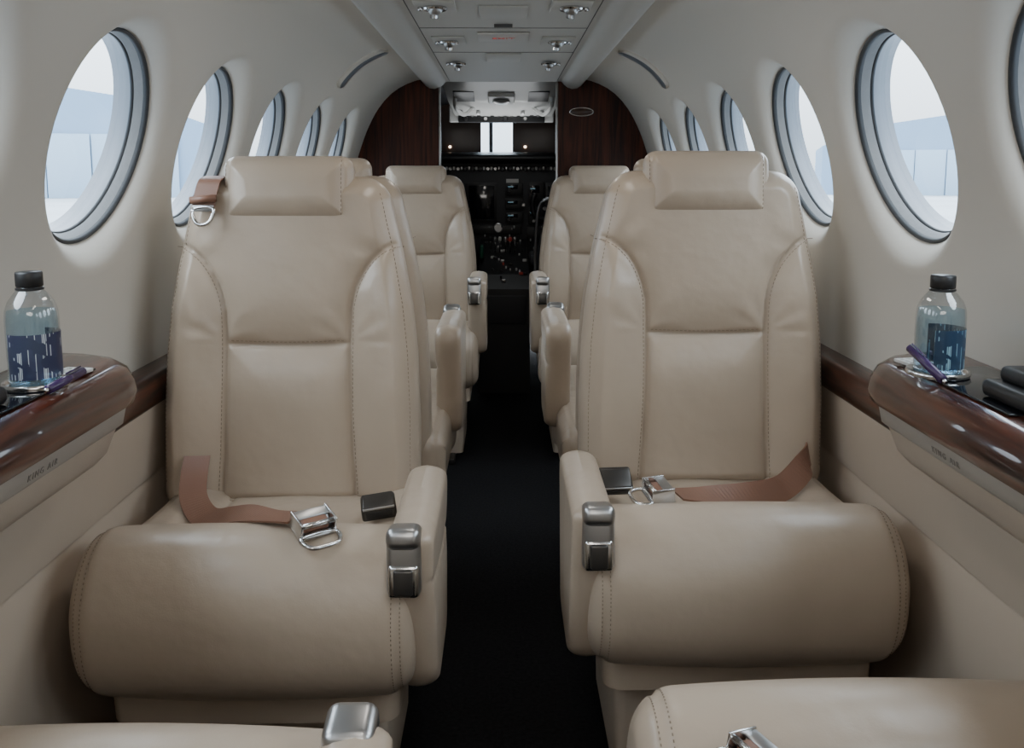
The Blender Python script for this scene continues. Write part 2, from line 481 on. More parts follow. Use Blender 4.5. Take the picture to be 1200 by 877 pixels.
OL = (-0.388, 1.220); ORR = (0.389, 1.305)
seat((OL[0], OL[1], 0), True, 1, 6.5)
seat((ORR[0], ORR[1], 0), True, -1, 3.5, back_dz=0.010, back_dx=0.017)
seat((-0.392, 2.56, 0), False, 1, 5, arm_up=0.13)
seat((0.395, 2.60, 0), False, -1, 5, arm_up=0.13)
seat((-0.350, 3.20, 0), True, 1, 5, arm_up=0.135, back_dx=0.01)
seat((0.385, 3.20, 0), True, -1, 5, arm_up=0.135, back_dx=0.01)
seat((-0.388, 0.895, 0), False, 1, 14, deep=True, arm_back=0.095)
seat((0.392, 0.970, 0), False, -1, 14, deep=True, arm=False)

# ------------------------------------------------------------------ seat belts
def buckle(parent, c, rot, kind='metal', sc=1.0):
    g = empty('buckle', c, rot, parent); g.scale = (sc, sc, sc)
    if kind == 'metal':
        box('buckle_plate', (0, 0, 0.002), (0.048, 0.036, 0.005), M['satin'], g, 0.002)
        box('buckle_side', (-0.023, 0, 0.012), (0.003, 0.034, 0.022), M['chrome'], g, 0.001)
        box('buckle_side', (0.023, 0, 0.012), (0.003, 0.034, 0.022), M['chrome'], g, 0.001)
        box('buckle_lever', (0, 0.010, 0.018), (0.046, 0.014, 0.004), M['satin'], g, 0.0018, (math.radians(14), 0, 0))
        obj('buckle_bar', tube('bar', [(-0.024, -0.010, 0.016), (0.024, -0.010, 0.016)], 0.0035, M['chrome']), g)
        obj('strap_end', box_me('strap_end', 0.040, 0.022, 0.014, M['belt'], 0.006), g, (0, 0.0, 0.010))
        loop = catmull_closed([(-0.022, -0.016, 0.004), (-0.020, -0.036, 0.004), (0.0, -0.040, 0.004), (0.020, -0.036, 0.004), (0.022, -0.016, 0.004)], 6)
        obj('buckle_tongue', tube('tongue', loop+[loop[0]], 0.003, M['chrome']), g)
    else:
        box('buckle_case', (0, 0, 0.016), (0.060, 0.046, 0.026), M['darkmetal'], g, 0.005)
        box('buckle_lid', (0, -0.004, 0.031), (0.054, 0.036, 0.006), M['darkmetal'], g, 0.0028, (math.radians(6), 0, 0))
        box('buckle_lip', (0, -0.022, 0.028), (0.054, 0.004, 0.004), M['satin'], g, 0.001)
        box('buckle_slot', (0, -0.0235, 0.016), (0.046, 0.002, 0.012), M['black'], g, 0.0008)
    return g

def belt_pts(o, L, lift=0.004):
    return [(o[0]+x, o[1]+y, cush_top(x, y)+lift+dz) for x, y, dz in L]

b = empty('seat_belt')
o = OL
pts = belt_pts(o, [(-0.195, 0.435, 0.060), (-0.190, 0.40, 0.034), (-0.172, 0.34, 0.014), (-0.13, 0.27, 0.018), (-0.08, 0.215, 0.020), (-0.03, 0.165, 0.012), (0.02, 0.130, 0.006), (0.07, 0.105, 0.008)])
sd = [(1, 0.2, 0), (1, 0.3, 0), (0.95, 0.5, 0.1), (0.8, 0.8, 0.4), (0.6, 1, 0.5), (0.5, 1, 0.3), (0.4, 1, 0.0), (0.4, 1, -0.0)]
obj('webbing', ribbon('webbing', pts, sd, 0.048, 0.003, M['belt']), b)
buckle(b, (o[0]+0.098, o[1]+0.080, cush_top(0.098, 0.080)+0.006), (math.radians(18), 0, math.radians(38)), sc=1.2)
buckle(b, (o[0]+0.172, o[1]+0.275, cush_top(0.172, 0.275)+0.006), (math.radians(14), math.radians(-6), math.radians(10)), 'case', 1.0)

b = empty('seat_belt')
o = ORR
pts = belt_pts(o, [(0.225, 0.435, 0.040), (0.195, 0.37, 0.030), (0.13, 0.295, 0.028), (0.05, 0.225, 0.024), (-0.03, 0.175, 0.012), (-0.095, 0.155, 0.008)])
sd = [(0.3, 1, 0.5), (0.3, 1, 0.6), (0.3, 1, 0.55), (0.3, 1, 0.45), (0.2, 1, 0.2), (0.1, 1, 0)]
obj('webbing', ribbon('webbing', pts, sd, 0.048, 0.003, M['belt']), b)
buckle(b, (o[0]-0.128, o[1]+0.148, cush_top(-0.128, 0.148)+0.008), (math.radians(4), math.radians(6), math.radians(-80)), sc=1.15)
buckle(b, (o[0]-0.190, o[1]+0.265, cush_top(-0.190, 0.265)+0.024), (math.radians(40), 0, math.radians(6)), 'case')

b = empty('shoulder_strap')
dx = 0.014; dyy = -0.022; dz = 0.010
def sp_(x, y, z): return (x+dx, y+dyy, z+dz)
obj('webbing', ribbon('webbing', [sp_(-0.565, 1.90, 1.00), sp_(-0.567, 1.82, 1.060), sp_(-0.572, 1.755, 1.062), sp_(-0.578, 1.735, 1.035), sp_(-0.582, 1.728, 1.005)], [(1, 0, 0)]*5, 0.042, 0.003, M['belt']), b)
obj('strap_roll', tube('roll', [sp_(-0.604, 1.722, 1.022), sp_(-0.556, 1.724, 1.026)], 0.007, M['belt']), b)
loop = catmull_closed([sp_(-0.598, 1.722, 1.005), sp_(-0.594, 1.716, 0.982), sp_(-0.580, 1.714, 0.976), sp_(-0.566, 1.716, 0.984), sp_(-0.562, 1.722, 1.007)], 6)
obj('strap_hook', tube('hook', loop+[loop[0]], 0.0035, M['chrome']), b)
box('strap_plate', sp_(-0.580, 1.722, 1.007), (0.040, 0.004, 0.012), M['satin'], b, 0.0015)

b = empty('seat_belt')
zb = 0.540
obj('webbing', ribbon('webbing', [(0.235, 0.745, zb+0.006), (0.29, 0.715, zb-0.010), (0.36, 0.65, zb-0.05)], [(0.5, 1, 0)]*3, 0.044, 0.003, M['belt']), b)
buckle(b, (0.232, 0.760, zb-0.002), (math.radians(-8), math.radians(4), math.radians(-62)), sc=1.0)

# ------------------------------------------------------------------ cabin walls with round windows
prof_pts = [(0.30, 0.425), (0.40, 0.405), (0.485, 0.36), (0.55, 0.29), (0.60, 0.20), (0.638, 0.10), (0.668, 0.0), (0.692, -0.1), (0.706, -0.2), (0.712, -0.29), (0.713, -0.37), (0.713, -0.43)]
PR = np.array(catmull(prof_pts, 16))
cum = np.concatenate([[0], np.cumsum(np.linalg.norm(np.diff(PR, axis=0), axis=1))])
S1 = cum[-1]
def prof(s):
    return np.array([np.interp(s, cum, PR[:, 0]), np.interp(s, cum, PR[:, 1])])
WZ = 0.053
sc = float(np.interp(-WZ, -PR[:, 1], cum))
PITCH = 0.512; WC = [1.530+PITCH*k for k in range(-3, 5)]
HS = 0.26; RW = 0.222; NS = 18
c0 = prof(sc); tdir = prof(sc+0.02)-prof(sc-0.02); tdir /= np.linalg.norm(tdir)
ndir = np.array([-tdir[1], tdir[0]])
if ndir[0] < 0: ndir = -ndir

def wall(name, sgn):
    V = []; F = []
    def add(p): V.append((sgn*p[0], p[1], p[2]+H)); return len(V)-1
    def W(y, s): q = prof(s); return (q[0], y, q[1])
    for yc in WC:
        per = []
        for k in range(NS): per.append((-PITCH/2+PITCH*k/NS, -HS))
        for k in range(NS): per.append((PITCH/2, -HS+2*HS*k/NS))
        for k in range(NS): per.append((PITCH/2-PITCH*k/NS, HS))
        for k in range(NS): per.append((-PITCH/2, HS-2*HS*k/NS))
        n = len(per); rings = []
        for t in (0, 0.25, 0.5, 0.75, 1.0):
            ring = []
            for (a, bb) in per:
                th = math.atan2(bb, a); ca, cb = RW*math.cos(th), RW*math.sin(th)
                ring.append(add(W(yc+a*(1-t)+ca*t, sc+bb*(1-t)+cb*t)))
            rings.append(ring)
        for r, d, pl in ((0.213, 0.0008, 0.25), (0.205, 0.004, 0.5), (0.198, 0.009, 0.8), (0.191, 0.016, 1), (0.187, 0.024, 1), (0.184, 0.034, 1)):
            ring = []
            for (a, bb) in per:
                th = math.atan2(bb, a); ca, cb = r*math.cos(th), r*math.sin(th)
                w = np.array(W(yc+ca, sc+cb)); w[0] += ndir[0]*d; w[2] += ndir[1]*d
                q = c0+tdir*cb+ndir*(d)
                p = np.array((q[0], yc+ca, q[1]))
                ring.append(add(w*(1-pl)+p*pl))
            rings.append(ring)
        for i in range(len(rings)-1):
            for j in range(n):
                k = (j+1) % n
                F.append((rings[i][j], rings[i][k], rings[i+1][k], rings[i+1][j]))
    y0 = WC[0]-PITCH/2; y1 = WC[-1]+PITCH/2
    ys = [y0+(y1-y0)*k/(NS*len(WC)) for k in range(NS*len(WC)+1)]
    def grid(ys, ss):
        idx = [[add(W(y, s)) for s in ss] for y in ys]
        for i in range(len(ys)-1):
            for j in range(len(ss)-1):
                F.append((idx[i][j], idx[i+1][j], idx[i+1][j+1], idx[i][j+1]))
    grid(ys, np.linspace(0, sc-HS, 8)); grid(ys, np.linspace(sc+HS, S1, 8))
    full = list(np.linspace(0, sc-HS, 8))+list(np.linspace(sc-HS, sc+HS, NS+1))[1:]+list(np.linspace(sc+HS, S1, 8))[1:]
    grid([y1, 4.06], full); grid([-1.1, -0.6, y0], full)
    return obj(name, make_mesh(name, V, F, M['wall'], True, merge=1e-4))
wall('wall_left', -1); wall('wall_right', 1)

wn = 1
for sgn in (-1, 1):
    for yc in WC:
        e = empty('window_%d' % wn); wn += 1
        def ring(r, d, n=72):
            out = []
            for j in range(n):
                th = 2*math.pi*j/n; q = c0+tdir*r*math.sin(th)+ndir*d
                out.append((sgn*q[0], yc+r*math.cos(th), q[1]+H))
            return out
        obj('seal', loft('seal', [ring(0.187, 0.030), ring(0.1845, 0.026), ring(0.1805, 0.026), ring(0.1785, 0.031), ring(0.1785, 0.036)], M['seal'], True, False), e)
        obj('shade_cassette', loft('shade_cassette', [ring(0.180, 0.034), ring(0.178, 0.036), ring(0.177, 0.044), ring(0.1735, 0.048), ring(0.1735, 0.052)], M['reveal'], True, False), e)
        obj('inner_bezel', loft('inner_bezel', [ring(0.176, 0.050), ring(0.1715, 0.051), ring(0.1715, 0.056)], M['seal'], True, False), e)
        obj('glass', loft('glass', [ring(0.1725, 0.054), ring(0.001, 0.054)], M['glass'], True, False, False), e)
        obj('outer_frame', loft('outer_frame', [ring(0.187, 0.032), ring(0.189, 0.088), ring(0.172, 0.088), ring(0.1725, 0.054)], M['outer'], True, False), e)

def extrude_y(name, prof2, y0, y1, sgn, m, closed=True, ny=2):
    secs = [[(sgn*x, y, z+H) for x, z in prof2] for y in np.linspace(y0, y1, ny)]
    me = loft(name, secs, m, closed, closed, True)
    try: me.set_sharp_from_angle(angle=math.radians(40))
    except Exception: pass
    return me
for sgn, nm, k in ((-1, 'left', 1), (1, 'right', 2)):
    P = [(0.716, -0.37), (0.668, -0.42), (0.670, -0.47), (0.676, -0.53), (0.680, -0.575), (0.686, -0.580), (0.686, -0.584), (0.682, -0.59),
         (0.688, -0.75), (0.690, -1.08), (0.72, -1.08)]
    P[0] = (0.716, -0.40)
    obj('wainscot_'+nm, extrude_y('side_panel', P, -1.1, 4.03, sgn, M['panel']))
    P = [(0.715, -0.376), (0.676, -0.376), (0.668, -0.379), (0.661, -0.388), (0.659, -0.410), (0.662, -0.432), (0.670, -0.441), (0.715, -0.441)]
    obj('trim_%d' % k, extrude_y('wood_rail', P, 1.20, 4.02, sgn, M['wood']))
    e = empty('side_ledge')
    dy = 0.105
    P = np.array([(0.708, -0.276), (0.60, -0.276), (0.578, -0.279), (0.560, -0.289), (0.550, -0.306), (0.547, -0.322), (0.552, -0.338), (0.564, -0.345), (0.708, -0.360)])
    secs = []
    for y, kx in [(-0.6, 0), (0.3, 0), (0.8, 0), (1.18+dy, 0), (1.215+dy, 0.004), (1.24+dy, 0.014), (1.258+dy, 0.03), (1.27+dy, 0.055), (1.277+dy, 0.09), (1.279+dy, 0.12)]:
        secs.append([(sgn*min(0.708, x+kx), y, z+H) for x, z in P])
    me = loft('ledge_top', secs, M['wood'])
    try: me.set_sharp_from_angle(angle=math.radians(50))
    except Exception: pass
    obj('ledge_top', me, e)
    P2 = [(0.562, -0.343), (0.563, -0.347), (0.568, -0.368), (0.574, -0.373), (0.662, -0.40), (0.70, -0.350)]
    obj('ledge_band', extrude_y('ledge_band', P2, -0.6, 1.20+dy, sgn, M['band']), e)
    P3 = [(0.574, -0.372), (0.59, -0.41), (0.61, -0.43), (0.664, -0.46), (0.664, -0.40)]
    obj('ledge_underside', extrude_y('ledge_underside', P3, -0.6, 1.19+dy, sgn, M['panel']), e)
    cu = bpy.data.curves.new('ledge_lettering', 'FONT'); cu.body = 'KING AIR'; cu.size = 0.012; cu.extrude = 0.0003
    cu.space_character = 1.5
    t = bpy.data.objects.new('ledge_lettering', cu); link(t, e); cu.materials.append(M['letter'])
    xax = Vector((0, 1, 0)) if sgn < 0 else Vector((0, -1, 0))
    zax = Vector((-sgn*1, 0, -0.238)).normalized(); yax = zax.cross(xax)
    yy = 1.03 if sgn < 0 else 1.14
    mtx = Matrix((xax, yax, zax)).transposed().to_4x4()
    mtx.translation = Vector((sgn*0.5655, yy, -0.3625+H))
    t.matrix_world = mtx
    box('tray_insert', (sgn*0.640, 1.13, -0.2755+H), (0.115, 0.26, 0.003), M['blackgloss'], e, 0.001)
    cy = 1.150 if sgn < 0 else 1.205
    cx = 0.610 if sgn < 0 else 0.598
    obj('cup_holder_ring', lathe('cup_ring', [(0.037, 0), (0.041, 0.001), (0.042, 0.005), (0.040, 0.008), (0.037, 0.006), (0.036, 0)], M['chrome'], 48, False), e, (sgn*cx, cy, -0.274+H))
    g = empty('tray_grille', (sgn*0.602, cy+0.070, -0.272+H), (0, 0, sgn*0.2), e)
    for i in range(5):
        box('grille_bar', (0, -0.024+0.012*i, 0), (0.040, 0.004, 0.005), M['white'], g, 0.001)
    for i in range(4):
        box('grille_bar', (-0.018+0.012*i, 0, 0), (0.004, 0.05, 0.005), M['white'], g, 0.001)

# ------------------------------------------------------------------ bottles
def bottle(loc, lab, zs=1.0):
    e = empty('water_bottle', loc, (0, 0, 0.4)); e.scale = (1, 1, zs)
    body = [(0.0, 0.0), (0.026, 0.0), (0.031, 0.004), (0.032, 0.012), (0.0315, 0.03), (0.032, 0.06), (0.032, 0.088), (0.031, 0.100), (0.027, 0.112), (0.019, 0.123), (0.014, 0.128), (0.0135, 0.136)]
    obj('bottle_body', lathe('bottle_body', body, M['bottle'], 48, False), e)
    wtr = [(0.0, 0.002), (0.029, 0.003), (0.0305, 0.012), (0.0302, 0.086), (0.029, 0.100), (0.0, 0.1005)]
    obj('water', lathe('water', wtr, M['water'], 40, False), e)
    n = 64; secs = []
    for z in (0.014, 0.072):
        secs.append([(0.0326*math.cos(t), 0.0326*math.sin(t), z) for t in np.linspace(-2.6, 1.2, n)])
    obj('label', loft('label', secs, lab, False, False), e)
    n = 48; secs = []
    for z, r in ((0.131, 0.0150), (0.132, 0.0158), (0.148, 0.0158), (0.150, 0.0150), (0.150, 0.0)):
        secs.append([(max(0.0002, r+(0.0004 if j % 2 else -0.0002))*math.cos(2*math.pi*j/n), max(0.0002, r+(0.0004 if j % 2 else -0.0002))*math.sin(2*math.pi*j/n), z) for j in range(n)])
    obj('bottle_cap', loft('bottle_cap', secs, M['black']), e)
    obj('neck_ring', lathe('neck_ring', [(0.0145, 0.126), (0.017, 0.127), (0.017, 0.1295), (0.0145, 0.130)], M['black'], 32, False), e)
    return e
bottle((-0.610, 1.150, -0.2735+H), M['label_l'])
bottle((0.598, 1.205, -0.2735+H), M['label_r'], 0.92)

for (a, bb) in (((-0.566, 1.185, H-0.262), (-0.568, 1.09, H-0.266)), ((0.556, 1.200, H-0.235), (0.570, 1.125, H-0.266))):
    e = empty('ballpoint_pen')
    A = Vector(a); B = Vector(bb); d = (B-A)
    obj('pen_barrel', tube('pen_barrel', [A, A+d*0.92], 0.006, M['purple'], 14), e)
    obj('pen_tip', tube('pen_tip', [A+d*0.92, B], 0.003, M['chrome'], 10), e)
    obj('pen_clip', tube('pen_clip', [A+d*0.05+Vector((0, 0, 0.008)), A+d*0.45+Vector((0, 0, 0.008))], 0.0012, M['purple'], 8), e)

for sgn, y in ((-1, 1.00), (1, 1.03)):
    e = empty('cabin_handset', (sgn*0.640, y, H-0.274), (0, 0, 0))
    box('cradle', (0, 0, 0.012), (0.09, 0.12, 0.022), M['black'], e, 0.008)
    box('handset_body', (0, 0, 0.031), (0.055, 0.105, 0.020), M['black'], e, 0.008)
    if sgn > 0:
        obj('antenna', tube('antenna', [(0.01, 0.03, 0.03), (0.006, 0.02, 0.065), (0.006, 0.01, 0.10)], 0.010, M['black'], 14), e)

# ------------------------------------------------------------------ ceiling
e = empty('ceiling')
cp = [(-0.352, 0.43), (-0.350, 0.405), (-0.342, 0.388), (-0.325, 0.377), (-0.303, 0.374), (-0.282, 0.381), (-0.266, 0.394), (-0.258, 0.404), (-0.250, 0.407)]
cp = cp+[(-x, z) for x, z in cp[::-1]]
secs = [[(x, y, z+H) for x, z in cp] for y in (-1.1, 1.5, 4.05)]
obj('centre_headliner', loft('centre_headliner', secs, M['ceil'], False, False), e)
obj('roof_skin', loft('roof', [[(x, y, 0.432+H) for x in (-0.36, 0.36)] for y in (-1.1, 4.05)], M['wall'], False, False), e)
for x in (-0.235, 0.235):
    box('headliner_seam', (x, 2.2, 0.4068+H), (0.002, 3.6, 0.002), M['gap'], e, 0)
for y in (1.9, 2.58, 3.08):
    box('headliner_seam', (0, y, 0.4068+H), (0.47, 0.002, 0.002), M['gap'], e, 0)
e2 = empty('ceiling_service_panel')
box('service_plate', (0, 2.72, 0.403+H), (0.15, 0.15, 0.006), M['ceil'], e2, 0.002)
for i in range(3): box('speaker_slot', (0.0, 2.50+0.014*i, 0.402+H), (0.05, 0.004, 0.004), M['gap'], e2, 0.0)
cu = bpy.data.curves.new('placard_text', 'FONT'); cu.body = 'EXIT'; cu.size = 0.034; cu.extrude = 0.0004; cu.align_x = 'CENTER'
t = bpy.data.objects.new('placard_text', cu); link(t, e2); cu.materials.append(M['red'])
t.rotation_euler = (math.radians(180), 0, 0); t.location = (0, 2.74, 0.3995+H)
for (x, y, sx, sy) in ((-0.165, 2.80, 0.10, 0.14), (0.165, 2.80, 0.10, 0.14), (0, 2.32, 0.12, 0.16), (0, 3.2, 0.12, 0.2), (-0.165, 2.24, 0.1, 0.14), (0.165, 2.24, 0.1, 0.14)):
    box('access_plate', (x, y, 0.4045+H), (sx, sy, 0.005), M['ceil'], e2, 0.002)

def reading_light(x, y):
    e = empty('reading_light', (x, y, 0.402+H))
    obj('bezel', lathe('bezel', [(0.020, 0.0), (0.028, 0.0), (0.030, -0.004), (0.027, -0.008), (0.021, -0.008), (0.019, 0.0)], M['chrome'], 40, False), e)
    s = [(0.0185*math.cos(a), -0.002-0.0185*math.sin(a)) for a in np.linspace(0, math.pi/2*0.75, 8)]
    obj('eyeball', lathe('eyeball', s+[(0.005, -0.016), (0.0005, -0.015)], M['satin'], 32, False), e)
    obj('nozzle', lathe('nozzle', [(0.008, -0.016), (0.011, -0.018), (0.011, -0.026), (0.008, -0.027), (0.006, -0.022), (0.0005, -0.020)], M['chrome'], 24, False), e, (0.0, 0, 0), (0.2, 0.1, 0))
    k = 1 if x > 0 else -1
    obj('side_knob', lathe('side_knob', [(0.006, 0), (0.007, -0.006), (0.005, -0.009), (0.0005, -0.009)], M['chrome'], 16, False), e, (k*0.036, 0, 0))
for y in (1.75, 2.24, 2.80, 3.33):
    for x in (-0.165, 0.165): reading_light(x, y)

for sgn in (-1, 1):
    e = empty('air_vent_slot')
    ss = np.linspace(0.085, 0.295, 24); secs1 = []; secs2 = []
    YV = 3.05
    for i, s in enumerate(ss):
        q = prof(s); q2 = prof(s+0.005); t = (q2-q)/np.linalg.norm(q2-q); nn = np.array([-t[1], t[0]])
        if nn[0]*q[0] > 0 and nn[1] > 0: nn = -nn
        u = i/(len(ss)-1)*2-1; w = 0.060*math.sqrt(max(0.02, 1-abs(u)**12))
        for secs_, ww, a, bq in ((secs1, w, -0.002, 0.009), (secs2, w*0.55 if abs(u) < 0.93 else w*0.02, 0.0, 0.0102)):
            p1 = q+nn*a; p2 = q+nn*bq
            secs_.append([(sgn*p1[0], YV-ww, p1[1]+H), (sgn*p2[0], YV-ww*0.88, p2[1]+H), (sgn*p2[0], YV+ww*0.88, p2[1]+H), (sgn*p1[0], YV+ww, p1[1]+H)])
    obj('vent_bezel', loft('vent_bezel', secs1, M['wall']), e)
    obj('vent_opening', loft('vent_opening', secs2, M['outer']), e)

# ------------------------------------------------------------------ floor and aft bulkhead
obj('floor', make_mesh('floor', [(-0.74, -1.1, 0), (0.74, -1.1, 0), (0.74, 5.6, 0), (-0.74, 5.6, 0), (-0.74, -1.1, -0.04), (0.74, -1.1, -0.04), (0.74, 5.6, -0.04), (-0.74, 5.6, -0.04)],
     [(0, 1, 2, 3), (4, 5, 6, 7), (0, 1, 5, 4), (1, 2, 6, 5), (2, 3, 7, 6), (3, 0, 4, 7)], M['carpet'], False))
full = [(p[0], p[1]) for p in PR]+[(0.716, -0.5), (0.716, -1.08)]
out = [(x, z) for x, z in full]+[(-x, z) for x, z in full[::-1]]
V = [(x, -1.1, z+H) for x, z in out]+[(x, -1.14, z+H) for x, z in out]
n = len(out)
obj('wall_aft', make_mesh('wall_aft', V, [tuple(range(n)), tuple(range(n, 2*n))]+[(i, (i+1) % n, n+(i+1) % n, n+i) for i in range(n)], M['wall'], False))

def bulkhead(name, sgn, xin):
    pts = [(xin, 0.432)]+[(p[0], p[1]) for p in PR if p[0] > xin]+[(0.716, -0.5), (0.716, -1.08), (xin, -1.08)]
    n = len(pts)
    V = [(sgn*x, 4.03, z+H) for x, z in pts]+[(sgn*x, 4.06, z+H) for x, z in pts]
    me = make_mesh(name, V, [tuple(range(n)), tuple(range(n, 2*n))]+[(i, (i+1) % n, n+(i+1) % n, n+i) for i in range(n)], M['woodv'], False)
    e = empty(name)
    obj('wood_panel', me, e)
    box('edge_post', (sgn*(xin-0.003), 4.045, 0.74), (0.008, 0.040, 1.48), M['satin'], e, 0.002)
    return e
bulkhead('wall_forward_left', -1, 0.285); bulkhead('wall_forward_right', 1, 0.240)
e = empty('bulkhead_plaque', (0.345, 4.026, 0.275+H))
loop = [(0.052*math.cos(a), 0, 0.018*math.sin(a)) for a in np.linspace(0, 2*math.pi, 33)]
obj('plaque_rim', tube('plaque_rim', loop, 0.003, M['chrome']), e)
obj('plaque_plate', loft('plaque_plate', [[(0.05*math.cos(a), y, 0.016*math.sin(a)) for a in np.linspace(0, 2*math.pi, 32, endpoint=False)] for y in (-0.001, 0.003)], M['shade']), e)

# ------------------------------------------------------------------ cockpit
e = empty('cockpit_shell')
for sg in (-1, 1):
    secs = [[(sg*x*k, y, z+H) for x, z in full] for y, k in ((4.06, 1), (4.6, 1), (5.1, 0.96), (5.6, 0.88))]
    obj('side_lining', loft('side_lining', secs, M['cockpit'], False, False), e)
secs = [[(x, y, 0.425+H) for x in (-0.36, 0.36)] for y in (4.06, 5.6)]
obj('roof_lining', loft('roof_lining', secs, M['cockpit'], False, False), e)
e = empty('windshield')
for x0, x1 in ((-0.66, -0.135), (0.055, 0.66)):
    box('sunshade', ((x0+x1)/2, 5.45, 0.25+H), (x1-x0, 0.02, 0.36), M['shade'], e, 0.006)
box('centre_post', (-0.075, 5.45, 0.25+H), (0.022, 0.03, 0.36), M['outer'], e, 0.006)
box('lower_frame', (0, 5.46, -0.45+H), (1.34, 0.03, 1.04), M['cockpit'], e, 0.004)
box('windshield_pane', (-0.05, 5.47, 0.25+H), (0.19, 0.006, 0.36), M['glass'], e, 0.001)

e = empty('instrument_panel')
box('panel_face', (0, 5.12, -0.19+H), (1.28, 0.05, 0.52), M['cockpit'], e, 0.01)
gl = [(5.02, 0.075), (5.00, 0.092), (5.03, 0.108), (5.20, 0.128), (5.42, 0.12), (5.42, 0.06), (5.10, 0.06)]
obj('glareshield', loft('glareshield', [[(x, y, z+H) for y, z in gl] for x in np.linspace(-0.60, 0.60, 15)], M['black']), e)
PY = 5.09
def pbox(n_, x, z, sx, sz, m, d=0.012, bv=0.003): box(n_, (x, PY, z+H), (sx, d, sz), m, e, bv)
for (x, z, sx, sz) in ((-0.125, -0.155, 0.155, 0.20), (-0.33, -0.155, 0.17, 0.2), (0.33, -0.155, 0.17, 0.2)):
    pbox('display_bezel', x, z, sx+0.02, sz+0.02, M['black'], 0.016)
    pbox('display_screen', x, z, sx-0.01, sz-0.01, M['blackgloss'], 0.020)
for i, (x, z, sx, sz) in enumerate(((0.06, -0.08, 0.10, 0.07), (0.06, -0.165, 0.10, 0.06), (0.06, -0.24, 0.10, 0.06), (0.185, -0.10, 0.09, 0.12), (0.185, -0.23, 0.09, 0.09), (-0.05, -0.31, 0.3, 0.05), (0.2, -0.33, 0.14, 0.07))):
    pbox('radio_unit', x, z, sx, sz, M['black'], 0.022)
    if i < 5:
        pbox('radio_display', x-0.01, z+sz*0.15, sx*0.6, sz*0.35, M['blackgloss'], 0.026, 0.001)
        pbox('radio_readout', x-0.02, z+sz*0.18, sx*0.3, 0.006, M['cyanlit'], 0.028, 0.0)
kn = lathe('knob', [(0.011, 0), (0.011, 0.010), (0.008, 0.018), (0.0005, 0.018)], M['satin'], 16, False)
kb = lathe('knob_black', [(0.013, 0), (0.012, 0.012), (0.009, 0.022), (0.0005, 0.022)], M['black'], 16, False)
dial = lathe('dial', [(0.026, 0), (0.028, 0.004), (0.024, 0.006), (0.022, 0.002), (0.0005, 0.002)], M['satin'], 24, False)
for x in np.arange(-0.34, 0.35, 0.042):
    obj('knob', kn if random.random() < 0.5 else kb, e, (x, PY, 0.032+H), (math.pi/2, 0, 0))
    pbox('push_button', x+0.02, 0.035, 0.012, 0.018, M['white'] if random.random() < .3 else M['satin'], 0.012, 0.002)
for x, z in ((0.02, -0.085), (0.10, -0.17), (0.15, -0.19), (0.22, -0.19), (0.02, -0.25), (0.16, -0.26)):
    obj('knob', kb if x < .1 else kn, e, (x+0.012, PY-0.008, z+H), (math.pi/2, 0, 0))
for x in (-0.22, -0.03):
    obj('gauge', dial, e, (x, PY-0.01, -0.30+H), (math.pi/2, 0, 0))
for i in range(26):
    x = random.uniform(-0.25, 0.27); z = random.uniform(-0.42, -0.29)
    pbox('toggle_switch', x, z, 0.007, 0.014, random.choice([M['white'], M['satin'], M['satin'], M['black']]), 0.03, 0.002)
pbox('placard', 0.05, -0.035, 0.07, 0.022, M['white'], 0.026, 0.001)
for x in (0.13, -0.32): obj('map_light', lathe('map_light', [(0.008, 0), (0.006, 0.006), (0.0005, 0.008)], M['amber'], 16, False), e, (x, 5.435, 0.165+H), (math.pi/2, 0, 0))

e = empty('overhead_console')
def sl(y): return 0.425-0.115*(y-4.12)/0.75
secs = []
for y, wx in ((4.12, 0.29), (4.3, 0.285), (4.6, 0.28), (4.87, 0.27)):
    z = sl(y); secs.append([(-wx, y, z+0.02+H), (-wx+0.015, y, z+H), (-0.10, y, z-0.006+H), (0.10, y, z-0.006+H), (wx-0.015, y, z+H), (wx, y, z+0.02+H)])
obj('console_shell', loft('console_shell', secs, M['white'], False, False), e)
def tilt(y, dz=0.0): return sl(y)+dz+H
an = math.atan2(-0.115, 0.75)
box('console_end', (-0.01, 4.88, 0.322+H), (0.56, 0.02, 0.09), M['white'], e, 0.008)
box('switch_panel', (-0.01, 4.865, 0.305+H), (0.46, 0.03, 0.060), M['black'], e, 0.005)
for i in range(12):
    obj('switch_knob', kn if i % 2 else kb, e, (-0.20+i*0.035, 4.85, 0.305+H+(0.01 if i % 3 else -0.01)), (math.pi/2, 0, 0))
for x, w in ((-0.19, 0.10), (0.17, 0.10)):
    box('console_recess', (x, 4.42, tilt(4.42, -0.004)), (w, 0.20, 0.006), M['black'], e, 0.003, (an, 0, 0))
box('console_pod', (-0.01, 4.42, tilt(4.42, -0.014)), (0.13, 0.16, 0.02), M['white'], e, 0.008, (an, 0, 0))
obj('console_dial', lathe('console_dial', [(0.04, 0), (0.043, -0.01), (0.03, -0.02), (0.0005, -0.018)], M['satin'], 32, False), e, (-0.01, 4.42, tilt(4.42, -0.022)))
for x in (-0.22, -0.13, 0.1, 0.2): obj('console_knob', kn, e, (x, 4.72, tilt(4.7, -0.012)), (math.pi*0.8, 0, 0))
for sg in (-1, 1):
    obj('grab_handle', tube('grab_handle', catmull([(sg*0.235, 4.45, 0.38+H), (sg*0.235, 4.47, 0.33+H), (sg*0.20, 4.60, 0.30+H), (sg*0.15, 4.66, 0.34+H)], 6), 0.010, M['white']), e)

